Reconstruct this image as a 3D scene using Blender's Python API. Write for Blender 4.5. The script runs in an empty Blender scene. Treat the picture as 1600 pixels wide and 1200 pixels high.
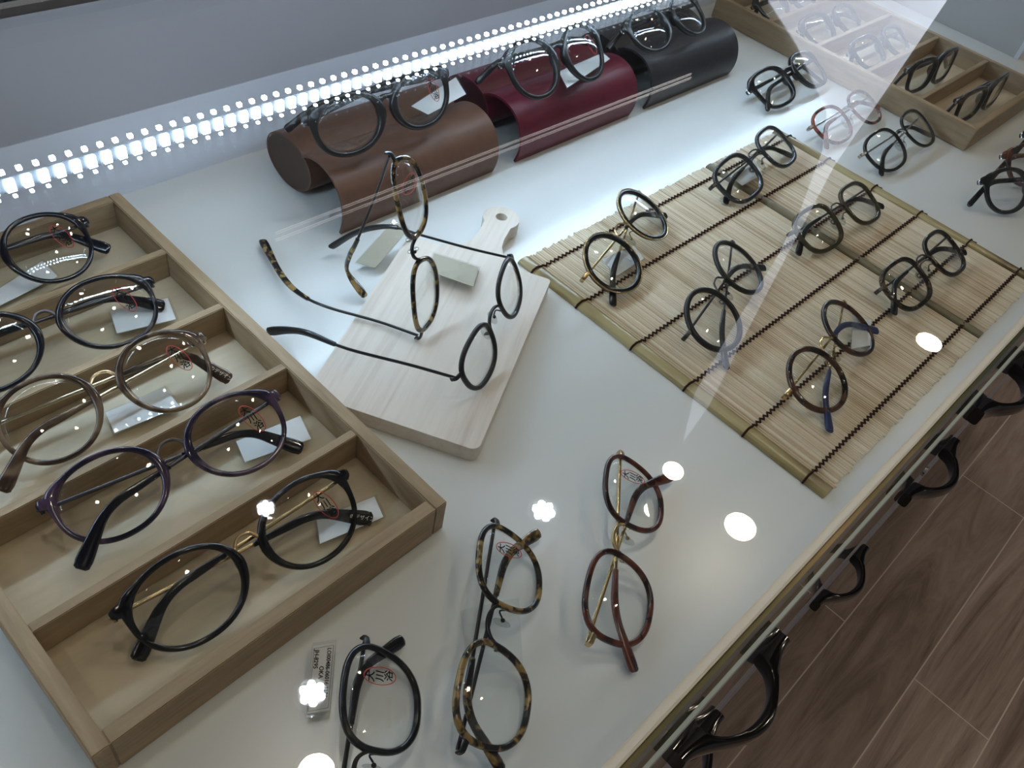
import bpy, math, random
import numpy as np
from mathutils import Matrix, Vector, noise
random.seed(7)
S = bpy.context.scene
COL = S.collection

# ------------------------------------------------------------------ camera, world, exposure
H = 0.42
F_PX = 1333.557
PITCH, ROLL, YAW = 0.804113957, 0.230206745, 0.946641416
def cam_axes():
    cy, sy = math.cos(YAW), math.sin(YAW)
    f = np.array([sy*math.cos(PITCH), cy*math.cos(PITCH), -math.sin(PITCH)])
    r = np.array([cy, -sy, 0.0]); u = np.cross(r, f)
    c, s = math.cos(ROLL), math.sin(ROLL)
    return c*r+s*u, -s*r+c*u, f
CR, CU, CF = cam_axes()
cam = bpy.data.cameras.new('camera'); cam_o = bpy.data.objects.new('camera', cam); COL.objects.link(cam_o)
cam.sensor_fit = 'HORIZONTAL'; cam.sensor_width = 36.0; cam.lens = 36.0*F_PX/1600
cam.clip_start = 0.01; cam.clip_end = 60
m = Matrix.Identity(4)
for i in range(3):
    m[i][0] = CR[i]; m[i][1] = CU[i]; m[i][2] = -CF[i]
m[2][3] = H
cam_o.matrix_world = m
S.camera = cam_o

w = bpy.data.worlds.new('world'); S.world = w; w.use_nodes = True
w.node_tree.nodes['Background'].inputs[0].default_value = (0.97, 0.98, 1.0, 1)
w.node_tree.nodes['Background'].inputs[1].default_value = 0.09
S.view_settings.view_transform = 'Standard'; S.view_settings.look = 'None'
S.view_settings.exposure = 0.42; S.view_settings.gamma = 1.0; S.view_settings.use_curve_mapping = False
S.cycles.transparent_max_bounces = 40
S.cycles.max_bounces = 10
S.cycles.use_denoising = True

SPOT_WARM = 92.0      # downlight diffusers
LED_POWER = 48.0      # chips of the strip
WEDGE_POWER = 1.25           # added ceiling emitter, mirrored as the pale wedge

# ------------------------------------------------------------------ helpers
def pt(x, y, z=0.0):
    """photo pixel (1600x1200) -> point on the horizontal plane z"""
    d = (x-800)/F_PX*CR - (y-600)/F_PX*CU + CF
    t = (z-H)/d[2]
    return np.array([0, 0, H]) + t*d
def mirror_pt(x, y, zc, hg=0.152):
    """where the view ray, mirrored in the top glass, meets a ceiling at zc"""
    d = (x-800)/F_PX*CR - (y-600)/F_PX*CU + CF
    p = pt(x, y, hg); d2 = d*np.array([1, 1, -1.0])
    return p + (zc-hg)/d2[2]*d2

def mat_new(name):
    mt = bpy.data.materials.new(name); mt.use_nodes = True
    nt = mt.node_tree; nt.nodes.clear()
    return mt, nt
def N(nt, t, **kw):
    n = nt.nodes.new(t)
    for k, v in kw.items(): setattr(n, k, v)
    return n
def out(nt, sh):
    o = N(nt, 'ShaderNodeOutputMaterial'); nt.links.new(sh, o.inputs[0])
def principled(nt, col=(0.8,0.8,0.8), rough=0.5, metal=0.0, spec=0.5, coat=0.0):
    p = N(nt, 'ShaderNodeBsdfPrincipled')
    p.inputs['Base Color'].default_value = (*col, 1); p.inputs['Roughness'].default_value = rough
    p.inputs['Metallic'].default_value = metal; p.inputs['Specular IOR Level'].default_value = spec
    p.inputs['Coat Weight'].default_value = coat; p.inputs['Coat Roughness'].default_value = 0.05
    return p
def coords(nt, scale=(1,1,1), rot=(0,0,0)):
    tc = N(nt, 'ShaderNodeTexCoord'); mp = N(nt, 'ShaderNodeMapping')
    mp.inputs['Scale'].default_value = scale; mp.inputs['Rotation'].default_value = rot
    nt.links.new(tc.outputs['Object'], mp.inputs[0]); return mp.outputs[0]
def ramp(nt, fac, stops, interp='LINEAR'):
    r = N(nt, 'ShaderNodeValToRGB'); r.color_ramp.interpolation = interp
    el = r.color_ramp.elements
    while len(el) < len(stops): el.new(0.5)
    for e, (p, c) in zip(el, stops): e.position = p; e.color = (*c, 1)
    nt.links.new(fac, r.inputs[0]); return r.outputs[0]
def noise_n(nt, vec, scale, detail=4, rough=0.5, dist=0.0):
    n = N(nt, 'ShaderNodeTexNoise'); n.inputs['Scale'].default_value = scale
    n.inputs['Detail'].default_value = detail; n.inputs['Roughness'].default_value = rough
    n.inputs['Distortion'].default_value = dist
    nt.links.new(vec, n.inputs['Vector']); return n.outputs['Fac']
def bump(nt, p, fac, strength=0.1, dist=0.001):
    b = N(nt, 'ShaderNodeBump'); b.inputs['Strength'].default_value = strength; b.inputs['Distance'].default_value = dist
    nt.links.new(fac, b.inputs['Height']); nt.links.new(b.outputs[0], p.inputs['Normal'])

MATS = {}
def plain(name, col, rough=0.5, metal=0.0, spec=0.5, coat=0.0, var=0.0, vscale=60):
    mt, nt = mat_new(name); p = principled(nt, col, rough, metal, spec, coat)
    if var:
        f = noise_n(nt, coords(nt), vscale, 5)
        c = ramp(nt, f, [(0.3, tuple(c*(1-var) for c in col)), (0.7, tuple(min(1, c*(1+var)) for c in col))])
        nt.links.new(c, p.inputs['Base Color'])
    out(nt, p.outputs[0]); MATS[name] = mt; return mt
def wood(name, c0, c1, c2, axis='Y', scale=26, stretch=0.12, rough=0.5, line=0.35):
    mt, nt = mat_new(name); p = principled(nt, c1, rough, 0, 0.35)
    s = {'X': (stretch, 1, 1), 'Y': (1, stretch, 1), 'Z': (1, 1, stretch)}[axis]
    v = coords(nt, s)
    f1 = noise_n(nt, v, scale, 6, 0.6, 1.2); f2 = noise_n(nt, v, scale*7, 3, 0.7, 0.2)
    mx = N(nt, 'ShaderNodeMix'); mx.data_type = 'FLOAT'; mx.inputs[0].default_value = line
    nt.links.new(f1, mx.inputs[2]); nt.links.new(f2, mx.inputs[3])
    c = ramp(nt, mx.outputs[0], [(0.32, c0), (0.5, c1), (0.68, c2)])
    nt.links.new(c, p.inputs['Base Color']); bump(nt, p, f2, 0.15, 0.0006)
    out(nt, p.outputs[0]); MATS[name] = mt; return mt
def glassy(name, ior=1.5, tint=(1,1,1), gl_tint=(1,1,1), rough=0.0, boost=1.0):
    """thin clear sheet: straight-through transmission plus Fresnel reflection"""
    mt, nt = mat_new(name)
    r0 = ((ior-1)/(ior+1))**2
    geo = N(nt, 'ShaderNodeNewGeometry')
    tr = N(nt, 'ShaderNodeBsdfTransparent'); tr.inputs[0].default_value = (*tint, 1)
    gl = N(nt, 'ShaderNodeBsdfGlossy'); gl.inputs['Roughness'].default_value = rough; gl.inputs[0].default_value = (*gl_tint, 1)
    dt = N(nt, 'ShaderNodeVectorMath', operation='DOT_PRODUCT')
    nt.links.new(geo.outputs['Incoming'], dt.inputs[0]); nt.links.new(geo.outputs['Normal'], dt.inputs[1])
    def mth(op, a, b_=None):
        q = N(nt, 'ShaderNodeMath', operation=op)
        for k, v in ((0, a), (1, b_)):
            if v is None: continue
            if isinstance(v, (int, float)): q.inputs[k].default_value = v
            else: nt.links.new(v, q.inputs[k])
        return q.outputs[0]
    one = mth('SUBTRACT', 1.0, mth('ABSOLUTE', dt.outputs['Value']))
    m2 = N(nt, 'ShaderNodeMath', operation='ADD'); m2.use_clamp = True
    nt.links.new(mth('MULTIPLY', mth('POWER', one, 5.0), (1-r0)*boost), m2.inputs[0]); m2.inputs[1].default_value = r0*boost
    ms = N(nt, 'ShaderNodeMixShader'); nt.links.new(m2.outputs[0], ms.inputs[0])
    nt.links.new(tr.outputs[0], ms.inputs[1]); nt.links.new(gl.outputs[0], ms.inputs[2])
    out(nt, ms.outputs[0]); MATS[name] = mt; return mt
def emit(name, col, st):
    mt, nt = mat_new(name); e = N(nt, 'ShaderNodeEmission'); e.inputs[0].default_value = (*col, 1); e.inputs[1].default_value = st
    out(nt, e.outputs[0]); MATS[name] = mt; return mt
def tortoise(name, dark, mid, light, scale=110, lo=0.42, hi=0.56):
    mt, nt = mat_new(name); p = principled(nt, dark, 0.13, 0, 0.45, 0.35)
    f = noise_n(nt, coords(nt), scale, 2, 0.5, 0.8)
    c = ramp(nt, f, [(lo, dark), ((lo+hi)/2, mid), (hi, light)])
    nt.links.new(c, p.inputs['Base Color']); out(nt, p.outputs[0]); MATS[name] = mt; return mt

# acetates and metals of the eyeglasses
plain('black_acetate', (0.006,0.007,0.009), 0.13, 0, 0.45, 0.25)
plain('matte_black', (0.010,0.011,0.012), 0.30, 0, 0.4, 0.1)
plain('smoke_acetate', (0.014,0.012,0.012), 0.28, 0, 0.35, 0.1, 0.3, 80)
plain('navy_acetate', (0.005,0.006,0.012), 0.13, 0, 0.45, 0.25)
tortoise('purple_acetate', (0.010,0.010,0.028), (0.028,0.018,0.045), (0.075,0.045,0.085), 45)
tortoise('brown_acetate', (0.035,0.020,0.013), (0.075,0.045,0.030), (0.16,0.11,0.07), 45)
tortoise('yellow_tortoise', (0.008,0.007,0.006), (0.09,0.06,0.02), (0.30,0.20,0.07), 120, 0.47, 0.60)
tortoise('red_tortoise', (0.02,0.006,0.005), (0.11,0.025,0.014), (0.28,0.07,0.03), 130, 0.42, 0.60)
tortoise('dark_tortoise', (0.007,0.006,0.006), (0.020,0.013,0.008), (0.09,0.05,0.02), 120, 0.48, 0.66)
tortoise('wine_acetate', (0.014,0.004,0.004), (0.045,0.012,0.009), (0.12,0.035,0.02), 60)
plain('olive_acetate', (0.045,0.038,0.014), 0.15, 0, 0.5, 0.5, 0.3, 90)
plain('slate_acetate', (0.022,0.028,0.036), 0.14, 0, 0.5, 0.6, 0.2, 90)
tortoise('umber_acetate', (0.012,0.008,0.006), (0.035,0.018,0.012), (0.085,0.035,0.020), 60)
plain('blue_tip', (0.02,0.035,0.13), 0.3, 0, 0.4, 0.2)
plain('gold_metal', (0.62,0.47,0.25), 0.22, 1.0)
plain('pale_gold_metal', (0.75,0.66,0.48), 0.2, 1.0)
plain('gunmetal', (0.10,0.10,0.11), 0.3, 1.0)
plain('black_metal', (0.012,0.012,0.013), 0.3, 0.3)
plain('steel', (0.65,0.66,0.68), 0.2, 1.0)
glassy('lens_plastic', 1.5, (0.985,0.99,0.985))
glassy('pad_silicone', 1.55, (0.82,0.84,0.84), rough=0.1)
glassy('clear_tube', 1.45, (0.97,0.98,1.0))
glassy('clear_sleeve', 1.5, (0.965,0.975,0.975))
plain('white_card', (0.82,0.83,0.84), 0.5, 0, 0.3)
plain('tan_card', (0.50,0.46,0.36), 0.6, 0, 0.3)
plain('sticker_red', (0.55,0.03,0.03), 0.6)
plain('ink_black', (0.008,0.008,0.008), 0.7, 0, 0.1)
plain('ink_white', (0.75,0.73,0.68), 0.6)
# case, trays, mat, board
def deck_mat():
    mt, nt = mat_new('white_laminate'); p = principled(nt, (0.73,0.76,0.76), 0.22, 0, 0.45)
    f = noise_n(nt, coords(nt), 3.0, 2)
    nt.links.new(ramp(nt, f, [(0.3,(0.72,0.75,0.75)),(0.7,(0.75,0.78,0.78))]), p.inputs['Base Color'])
    out(nt, p.outputs[0]); MATS['white_laminate'] = mt
deck_mat()
plain('cream_lip', (0.93,0.84,0.70), 0.35, 0, 0.4)
def bronze():
    mt, nt = mat_new('bronze_channel'); p = principled(nt, (0.09,0.085,0.04), 0.42, 0.6)
    f = noise_n(nt, coords(nt, (1,8,8)), 3.2, 2)
    nt.links.new(ramp(nt, f, [(0.38,(0.07,0.08,0.035)),(0.55,(0.14,0.12,0.05)),(0.68,(0.42,0.29,0.14))]), p.inputs['Base Color'])
    out(nt, p.outputs[0]); MATS['bronze_channel'] = mt
bronze()
glassy('case_glass', 1.5, (0.992,0.997,0.995))
plain('glass_edge', (0.42,0.50,0.48), 0.25, 0, 0.6)
plain('back_foot', (0.76,0.79,0.88), 0.4, 0, 0.3)  # pale bluish tint carries the strip's glow on the lower wall
plain('end_panel_grey', (0.50,0.50,0.49), 0.6)
plain('back_panel', (0.43,0.42,0.45), 0.5, 0, 0.3, 0, 0.03, 4)
plain('rail_dark', (0.015,0.015,0.018), 0.25, 0.5)
plain('rail_steel', (0.45,0.46,0.48), 0.3, 1.0)
plain('led_board', (0.035,0.037,0.042), 0.6)
plain('housing_white', (0.75,0.78,0.84), 0.4)
wood('cabinet_wood', (0.22,0.23,0.27), (0.42,0.43,0.50), (0.60,0.61,0.68), 'X', 60, 0.05, 0.45)
plain('pull_gloss', (0.006,0.005,0.005), 0.12, 0, 0.5, 0.6)
wood('tray_wood', (0.24,0.165,0.095), (0.36,0.26,0.155), (0.46,0.34,0.215), 'Y', 40, 0.10, 0.55)
wood('tray_wood_cross', (0.24,0.165,0.095), (0.36,0.26,0.155), (0.46,0.34,0.215), 'X', 40, 0.10, 0.55)
wood('tray_floor', (0.46,0.38,0.26), (0.56,0.475,0.34), (0.62,0.54,0.40), 'X', 14, 0.25, 0.35)
wood('board_wood', (0.60,0.52,0.44), (0.76,0.69,0.61), (0.83,0.78,0.71), 'X', 34, 0.06, 0.5, 0.3)
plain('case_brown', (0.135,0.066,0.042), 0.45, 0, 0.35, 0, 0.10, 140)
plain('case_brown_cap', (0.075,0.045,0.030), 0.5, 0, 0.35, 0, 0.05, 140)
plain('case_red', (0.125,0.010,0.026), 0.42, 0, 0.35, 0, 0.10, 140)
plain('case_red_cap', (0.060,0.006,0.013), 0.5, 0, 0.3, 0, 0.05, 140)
plain('case_charcoal', (0.032,0.030,0.035), 0.42, 0, 0.35, 0, 0.15, 140)
plain('case_lining', (0.008,0.008,0.009), 0.8, 0, 0.1)
plain('mat_thread', (0.035,0.012,0.008), 0.8, 0, 0.1)
def slats():
    mt, nt = mat_new('bamboo_slats'); p = principled(nt, (0.6,0.5,0.35), 0.5, 0, 0.35)
    f = noise_n(nt, coords(nt, (1, 0.004, 1)), 420, 2, 0.6); g = noise_n(nt, coords(nt, (1, 0.03, 1)), 24, 3)
    mx = N(nt, 'ShaderNodeMix'); mx.data_type = 'FLOAT'; mx.inputs[0].default_value = 0.4
    nt.links.new(f, mx.inputs[2]); nt.links.new(g, mx.inputs[3])
    c = ramp(nt, mx.outputs[0], [(0.36,(0.54,0.42,0.27)),(0.5,(0.78,0.67,0.50)),(0.64,(0.88,0.80,0.66))])
    nt.links.new(c, p.inputs['Base Color']); out(nt, p.outputs[0]); MATS['bamboo_slats'] = mt
slats()
plain('bamboo_mid', (0.17,0.14,0.075), 0.4, 0, 0.4, 0, 0.15, 60)
def skin():
    mt, nt = mat_new('bamboo_skin'); p = principled(nt, (0.4,0.33,0.15), 0.25, 0, 0.5)
    g = noise_n(nt, coords(nt, (1, 0.3, 1)), 28, 4)
    c = ramp(nt, g, [(0.34,(0.13,0.085,0.03)),(0.45,(0.34,0.27,0.12)),(0.62,(0.46,0.39,0.20))])
    nt.links.new(c, p.inputs['Base Color']); out(nt, p.outputs[0]); MATS['bamboo_skin'] = mt
skin()
def floor_mat():
    mt, nt = mat_new('plank_floor'); p = principled(nt, (0.1,0.08,0.06), 0.38, 0, 0.4)
    v = coords(nt)
    br = N(nt, 'ShaderNodeTexBrick'); br.offset = 0.43; br.offset_frequency = 2; br.squash = 1.0
    br.inputs['Scale'].default_value = 1.0; br.inputs['Brick Width'].default_value = 1.2; br.inputs['Row Height'].default_value = 0.137
    br.inputs['Mortar Size'].default_value = 0.0013; br.inputs['Mortar Smooth'].default_value = 0.3
    br.inputs['Color1'].default_value = (0.42,0.42,0.42,1); br.inputs['Color2'].default_value = (0.62,0.62,0.62,1); br.inputs['Mortar'].default_value = (0.5,0.5,0.5,1)
    nt.links.new(v, br.inputs['Vector'])
    g = noise_n(nt, coords(nt, (0.10, 1, 1)), 16, 8, 0.68, 1.5)
    c = ramp(nt, g, [(0.34,(0.16,0.115,0.09)),(0.5,(0.31,0.235,0.20)),(0.68,(0.43,0.345,0.30))])
    mx = N(nt, 'ShaderNodeMix'); mx.data_type = 'RGBA'; mx.blend_type = 'OVERLAY'; mx.inputs[0].default_value = 0.55
    nt.links.new(c, mx.inputs[6]); nt.links.new(br.outputs['Color'], mx.inputs[7])
    m2 = N(nt, 'ShaderNodeMix'); m2.data_type = 'RGBA'; m2.inputs[7].default_value = (0.62,0.53,0.47,1)
    nt.links.new(br.outputs['Fac'], m2.inputs[0]); nt.links.new(mx.outputs[2], m2.inputs[6])
    nt.links.new(m2.outputs[2], p.inputs['Base Color']); out(nt, p.outputs[0]); MATS['plank_floor'] = mt
floor_mat()
plain('ceiling_paint', (0.14,0.14,0.14), 0.8, 0, 0.2)
emit('warm_diffuser', (1.0,0.86,0.66), SPOT_WARM)
emit('cool_diffuser', (0.80,0.90,1.0), SPOT_WARM)
emit('strip_led', (0.60,0.80,1.0), LED_POWER)
emit('wedge_glow', (0.80,0.86,1.0), WEDGE_POWER)  # glow of the added polygon whose mirror image is the wedge
emit('double_line_glow', (1.0,0.93,0.90), 2.6)  # glow of the added bars that draw the double line
plain('fixture_white', (0.8,0.8,0.78), 0.5)

# ------------------------------------------------------------------ mesh builder
class MB:
    def __init__(s): s.v = []; s.f = []
    def add(s, vs, fs):
        b = len(s.v); s.v += [tuple(map(float, v)) for v in vs]; s.f += [tuple(b+i for i in f) for f in fs]
    def box(s, x0, x1, y0, y1, z0, z1):
        s.add([(x0,y0,z0),(x1,y0,z0),(x1,y1,z0),(x0,y1,z0),(x0,y0,z1),(x1,y0,z1),(x1,y1,z1),(x0,y1,z1)],
              [(0,3,2,1),(4,5,6,7),(0,1,5,4),(1,2,6,5),(2,3,7,6),(3,0,4,7)])
    def rings(s, rs, closed=False, caps=True):
        n = len(rs[0]); vs = [p for r in rs for p in r]; fs = []
        k = len(rs)
        for i in range(k if closed else k-1):
            a = i*n; b = ((i+1) % k)*n
            for j in range(n):
                j2 = (j+1) % n; fs.append((a+j, a+j2, b+j2, b+j))
        if caps and not closed:
            fs.append(tuple(range(n))[::-1]); fs.append(tuple((k-1)*n+j for j in range(n)))
        s.add(vs, fs)
    def tube(s, pts, r, n=8, closed=False):
        pts = [np.array(p, float) for p in pts]; k = len(pts); rs = []
        rr = r if hasattr(r, '__len__') else [r]*k
        ref = None
        for i in range(k):
            a = pts[(i-1) % k] if (closed or i > 0) else pts[i]; b = pts[(i+1) % k] if (closed or i < k-1) else pts[i]
            t = b-a; t /= (np.linalg.norm(t)+1e-12)
            if ref is None: ref = np.array([0,0,1.0]) if abs(t[2]) < 0.9 else np.array([1.0,0,0])
            u = ref - t*(ref@t); u /= np.linalg.norm(u); ref = u; w_ = np.cross(t, u)
            rs.append([pts[i]+rr[i]*(math.cos(q)*u+math.sin(q)*w_) for q in np.linspace(0, 2*math.pi, n+1)[:-1]])
        s.rings(rs, closed)
    def sweep(s, pts, kdir, hs, ws, n=12, e=2.8, closed=False):
        """superellipse section: half-height hs along kdir, half-thickness ws across"""
        pts = [np.array(p, float) for p in pts]; k = len(pts); rs = []
        for i in range(k):
            a = pts[(i-1) % k] if (closed or i > 0) else pts[i]; b = pts[(i+1) % k] if (closed or i < k-1) else pts[i]
            t = b-a; t /= (np.linalg.norm(t)+1e-12)
            kd = np.array(kdir[i] if hasattr(kdir[0], '__len__') else kdir, float)
            u = kd - t*(kd@t); u /= np.linalg.norm(u); w_ = np.cross(t, u); ring = []
            for q in np.linspace(0, 2*math.pi, n+1)[:-1]:
                c, d = math.cos(q), math.sin(q)
                c = math.copysign(abs(c)**(2/e), c); d = math.copysign(abs(d)**(2/e), d)
                ring.append(pts[i]+hs[i]*c*u+ws[i]*d*w_)
            rs.append(ring)
        s.rings(rs, closed)
    def ball(s, c, r, n=12, k=8, M=None):
        r = np.array(r if hasattr(r, '__len__') else [r]*3, float); rs = []
        vs = []; 
        for i in range(k+1):
            a = math.pi*i/k
            for j in range(n):
                b = 2*math.pi*j/n
                p = r*np.array([math.sin(a)*math.cos(b), math.sin(a)*math.sin(b), math.cos(a)])
                if M is not None: p = M@p
                vs.append(np.array(c)+p)
        s.add(vs, [(i*n+j, (i+1)*n+j, (i+1)*n+(j+1) % n, i*n+(j+1) % n) for i in range(k) for j in range(n)])
    def build(s, name, mat, parent=None, smooth=True, bevel=0.0, angle=40):
        me = bpy.data.meshes.new(name); me.from_pydata(s.v, [], s.f); me.validate()
        import bmesh
        bm = bmesh.new(); bm.from_mesh(me)
        bmesh.ops.remove_doubles(bm, verts=bm.verts, dist=1e-7)
        bmesh.ops.recalc_face_normals(bm, faces=bm.faces)
        if bevel:
            ed = [e for e in bm.edges if len(e.link_faces) == 2 and e.calc_face_angle(0) > 0.7]
            bmesh.ops.bevel(bm, geom=ed, offset=bevel, segments=2, affect='EDGES', clamp_overlap=True)
        bm.to_mesh(me); bm.free()
        if smooth:
            me.shade_smooth()
            me.set_sharp_from_angle(angle=math.radians(angle))
        me.materials.append(MATS[mat] if isinstance(mat, str) else mat)
        o = bpy.data.objects.new(name, me); COL.objects.link(o)
        if parent is not None: o.parent = parent
        return o
def box_obj(name, x0, x1, y0, y1, z0, z1, mat, parent=None, bevel=0.0):
    b = MB(); b.box(x0,x1,y0,y1,z0,z1); return b.build(name, mat, parent, smooth=bevel > 0, bevel=bevel)
def tag(o, label=None, cat=None, group=None, kind=None):
    for k, v in (('label', label), ('category', cat), ('group', group), ('kind', kind)):
        if v: o[k] = v
    return o
def empty(name, loc=(0,0,0), M=None):
    o = bpy.data.objects.new(name, None); o.empty_display_size = 0.01; COL.objects.link(o)
    mm = Matrix.Identity(4)
    if M is not None:
        for i in range(3):
            for j in range(3): mm[i][j] = M[i][j]
    for i in range(3): mm[i][3] = loc[i]
    o.matrix_world = mm; return o
def smooth_path(P, n=5):
    P = [np.array(p, float) for p in P]; Q = [2*P[0]-P[1]]+P+[2*P[-1]-P[-2]]; o = []
    for i in range(1, len(Q)-2):
        for k in range(n):
            t = k/n; a, b, c, d = Q[i-1:i+3]
            o.append(0.5*((2*b)+(-a+c)*t+(2*a-5*b+4*c-d)*t*t+(-a+3*b-3*c+d)*t**3))
    o.append(P[-1]); return o
def resample(Q, step):
    Q = np.array(Q); L = np.r_[0, np.cumsum(np.linalg.norm(np.diff(Q, axis=0), axis=1))]
    n = max(4, int(L[-1]/step)); t = np.linspace(0, L[-1], n)
    return [np.array([np.interp(v, L, Q[:,k]) for k in range(3)]) for v in t]
def text_mesh(txt, size, align='CENTER', bold=0.0):
    cu = bpy.data.curves.new('t', 'FONT'); cu.body = txt; cu.size = size; cu.align_x = align; cu.align_y = 'CENTER'
    cu.extrude = 0.00004; cu.offset = size*bold; cu.resolution_u = 3
    o = bpy.data.objects.new('t', cu); COL.objects.link(o)
    dg = bpy.context.evaluated_depsgraph_get(); me = bpy.data.meshes.new_from_object(o.evaluated_get(dg))
    bpy.data.objects.remove(o); return me
def text_obj(name, txt, size, mat, parent, O, X, Y, align='CENTER', bold=0.0):
    """lettering at local point O, running along X, top towards Y"""
    me = text_mesh(txt, size, align, bold)
    X = np.array(X, float); X /= np.linalg.norm(X); Y = np.array(Y, float); Y -= X*(X@Y); Y /= np.linalg.norm(Y); Z = np.cross(X, Y)
    for v in me.vertices:
        p = np.array(O)+X*v.co[0]+Y*v.co[1]+Z*v.co[2]; v.co = p
    me.name = name; me.materials.clear(); me.materials.append(MATS[mat])
    o = bpy.data.objects.new(name, me); COL.objects.link(o); o.parent = parent; return o

# ------------------------------------------------------------------ room
FZ = -0.85; CZ = 2.6
fl = MB(); fl.box(-2.0, 4.5, -3.0, 2.5, -0.02, 0)
o = fl.build('floor', 'plank_floor', smooth=False); o.location = (0.39, -0.05, FZ); o.rotation_euler = (0,0,math.radians(0.3)); tag(o, kind='structure')
ce = MB(); ce.box(-3.0, 10.5, -3.0, 4.0, CZ, CZ+0.05)
tag(ce.build('ceiling', 'ceiling_paint', smooth=False), kind='structure')

# ------------------------------------------------------------------ display case (one piece of furniture)
X0, X1 = -0.45, 1.75
YB = 0.559; GZ0, GZ1 = 0.149, 0.155
case = empty('display_case', (0.6, 0.011, FZ))
tag(case, 'long glass-topped display case, white inside with grey wood drawers', 'display case')
def cpart(name, mb_or_args, mat, parent=None, **kw):
    if isinstance(mb_or_args, MB): ob = mb_or_args.build(name, mat, None, **kw)
    else: ob = box_obj(name, *mb_or_args, mat, None, **kw)
    par = parent or case
    base = Vector((0.6, 0.011, FZ))
    ob.data.transform(Matrix.Translation(-base)); ob.parent = par; return ob
cpart('deck', (X0, X1, 0.0275, YB+0.02, -0.018, 0.0), 'white_laminate')
cpart('front_lip', (X0, X1, 0.0213, 0.0275, -0.018, 0.0006), 'cream_lip', bevel=0.0012)
cpart('metal_channel', (X0, X1, 0.0120, 0.0213, -0.018, -0.003), 'bronze_channel', bevel=0.0008)
cpart('cabinet_body', (X0, X1, 0.0135, YB+0.02, FZ+0.06, -0.018), 'cabinet_wood')
cpart('plinth', (X0, X1, 0.06, YB, FZ, FZ+0.06), 'rail_dark')
cpart('front_glass', (X0, X1, 0.0068, 0.0116, -0.018, GZ0), 'case_glass')
cpart('top_glass', (X0, X1, 0.0085, YB-0.002, GZ0, GZ1), 'case_glass')
cpart('glass_edge', (X0, X1, 0.0070, 0.0084, GZ0, GZ1), 'glass_edge', bevel=0.0003)
bp = cpart('back_panel', (X0, X1, YB, YB+0.012, 0.0640, 0.1465), 'back_panel')
cpart('back_panel_foot', (X0, X1, YB-0.0008, YB+0.012, 0.0, 0.0638), 'back_foot', bp)
rl = cpart('back_rail', (X0, X1, YB-0.010, YB+0.014, 0.160, 0.166), 'rail_dark', bevel=0.001)
cpart('rail_trim', (X0, X1, YB-0.006, YB+0.002, 0.1661, 0.168), 'rail_steel', rl, bevel=0.0005)
ep = cpart('end_panel', (1.300, 1.308, 0.256, YB-0.001, 0.0002, 0.148), 'end_panel_grey')
cpart('end_panel_edge', (1.299, 1.309, 0.250, 0.2558, 0.0002, 0.148), 'housing_white', ep)
# drawers with bow pulls: three rows
def pull(cx, zc, wd=0.098, depth=0.030, hh=0.013):
    b = MB(); top = []; bot = []; n = 40; yf = 0.0100
    rs = []
    for i in range(n+1):
        u = -1+2*i/n; x = cx+u*wd/2
        yo = 0.0105+(depth-0.0105)*0.5*(1+math.cos(math.pi*min(1, abs(u)*1.02)))
        yi = (depth-0.0085)*math.sqrt(max(0, 1-(u/0.60)**2)) if abs(u) < 0.60 else 0.0
        e = hh/2*(1.0+0.25*u*u); m_ = (yo+yi)/2; w_ = (yo-yi)/2; ring = []
        for q in np.linspace(0, 2*math.pi, 17)[:-1]:
            c, d = math.cos(q), math.sin(q); c = math.copysign(abs(c)**.5, c); d = math.copysign(abs(d)**.5, d)
            ring.append((x, yf-(m_+w_*c), zc+e*d))
        rs.append(ring)
    b.rings(rs); return b
rows = [(-0.020, -0.170, -0.105), (-0.173, -0.310, -0.240), (-0.313, -0.570, -0.440), (-0.573, -0.785, None)]
lk = MB(); lk.tube([(0.790, 0.0098, -0.236), (0.790, 0.0068, -0.236)], 0.0060, 20)
for (x0, x1, cx) in [(-0.375, 0.092, None), (0.095, 0.565, 0.330), (0.568, 1.035, 0.800), (1.038, 1.505, None)]:
    for ri, (z1, z0, zc) in enumerate(rows):
        d = cpart('drawer_front', (x0, x1, 0.0100, 0.0133, z0, z1), 'cabinet_wood', bevel=0.0008)
        if zc is not None and cx is not None and not (ri == 2 and cx < 0.5):
            cpart('drawer_pull', pull(cx-(.022 if ri == 2 else 0), zc, 0.124, 0.034, 0.015), 'pull_gloss', d)
# LED strip hanging below the rear of the top glass; tube reflections are glowing dots
cpart('drawer_lock', lk, 'steel')
led = cpart('led_strip', (X0+0.02, 1.28, 0.4312, 0.4318, 0.1190, 0.1275), 'led_board')
proto = None; base = Vector((0.6, 0.011, FZ))
cb = MB(); cb.box(-0.0022,0.0022,-0.0018,0,-0.0034,0.0034)
cb.box(-0.0034,-0.0010,-0.0012,0.0012,0.0074,0.0094)  # glowing dot standing in for the chip's reflection above it
cb.box(0.0000,0.0018,-0.0012,0.0006,-0.0076,-0.0066)  # fainter reflection below, also built as a glowing dot
proto = cb.build('led_chip_with_glints', 'strip_led', None, smooth=False)
xs = np.arange(0.105, 0.80, 0.0088)
for i, x in enumerate(xs):
    c = proto if i == 0 else proto.copy()
    if i: COL.objects.link(c)
    c.parent = led; c.location = Vector((x, 0.4311, 0.1232))-base
rest = MB()
for x in list(np.arange(0.105-0.0088, X0+0.03, -0.0088))+list(np.arange(xs[-1]+0.0088, 1.27, 0.0088)):
    rest.box(x-0.0024,x+0.0024,0.4295,0.4311,0.1198,0.1266)
ro = cpart('led_chips', rest, 'strip_led', led, smooth=False); ro['kind'] = 'stuff'

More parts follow.
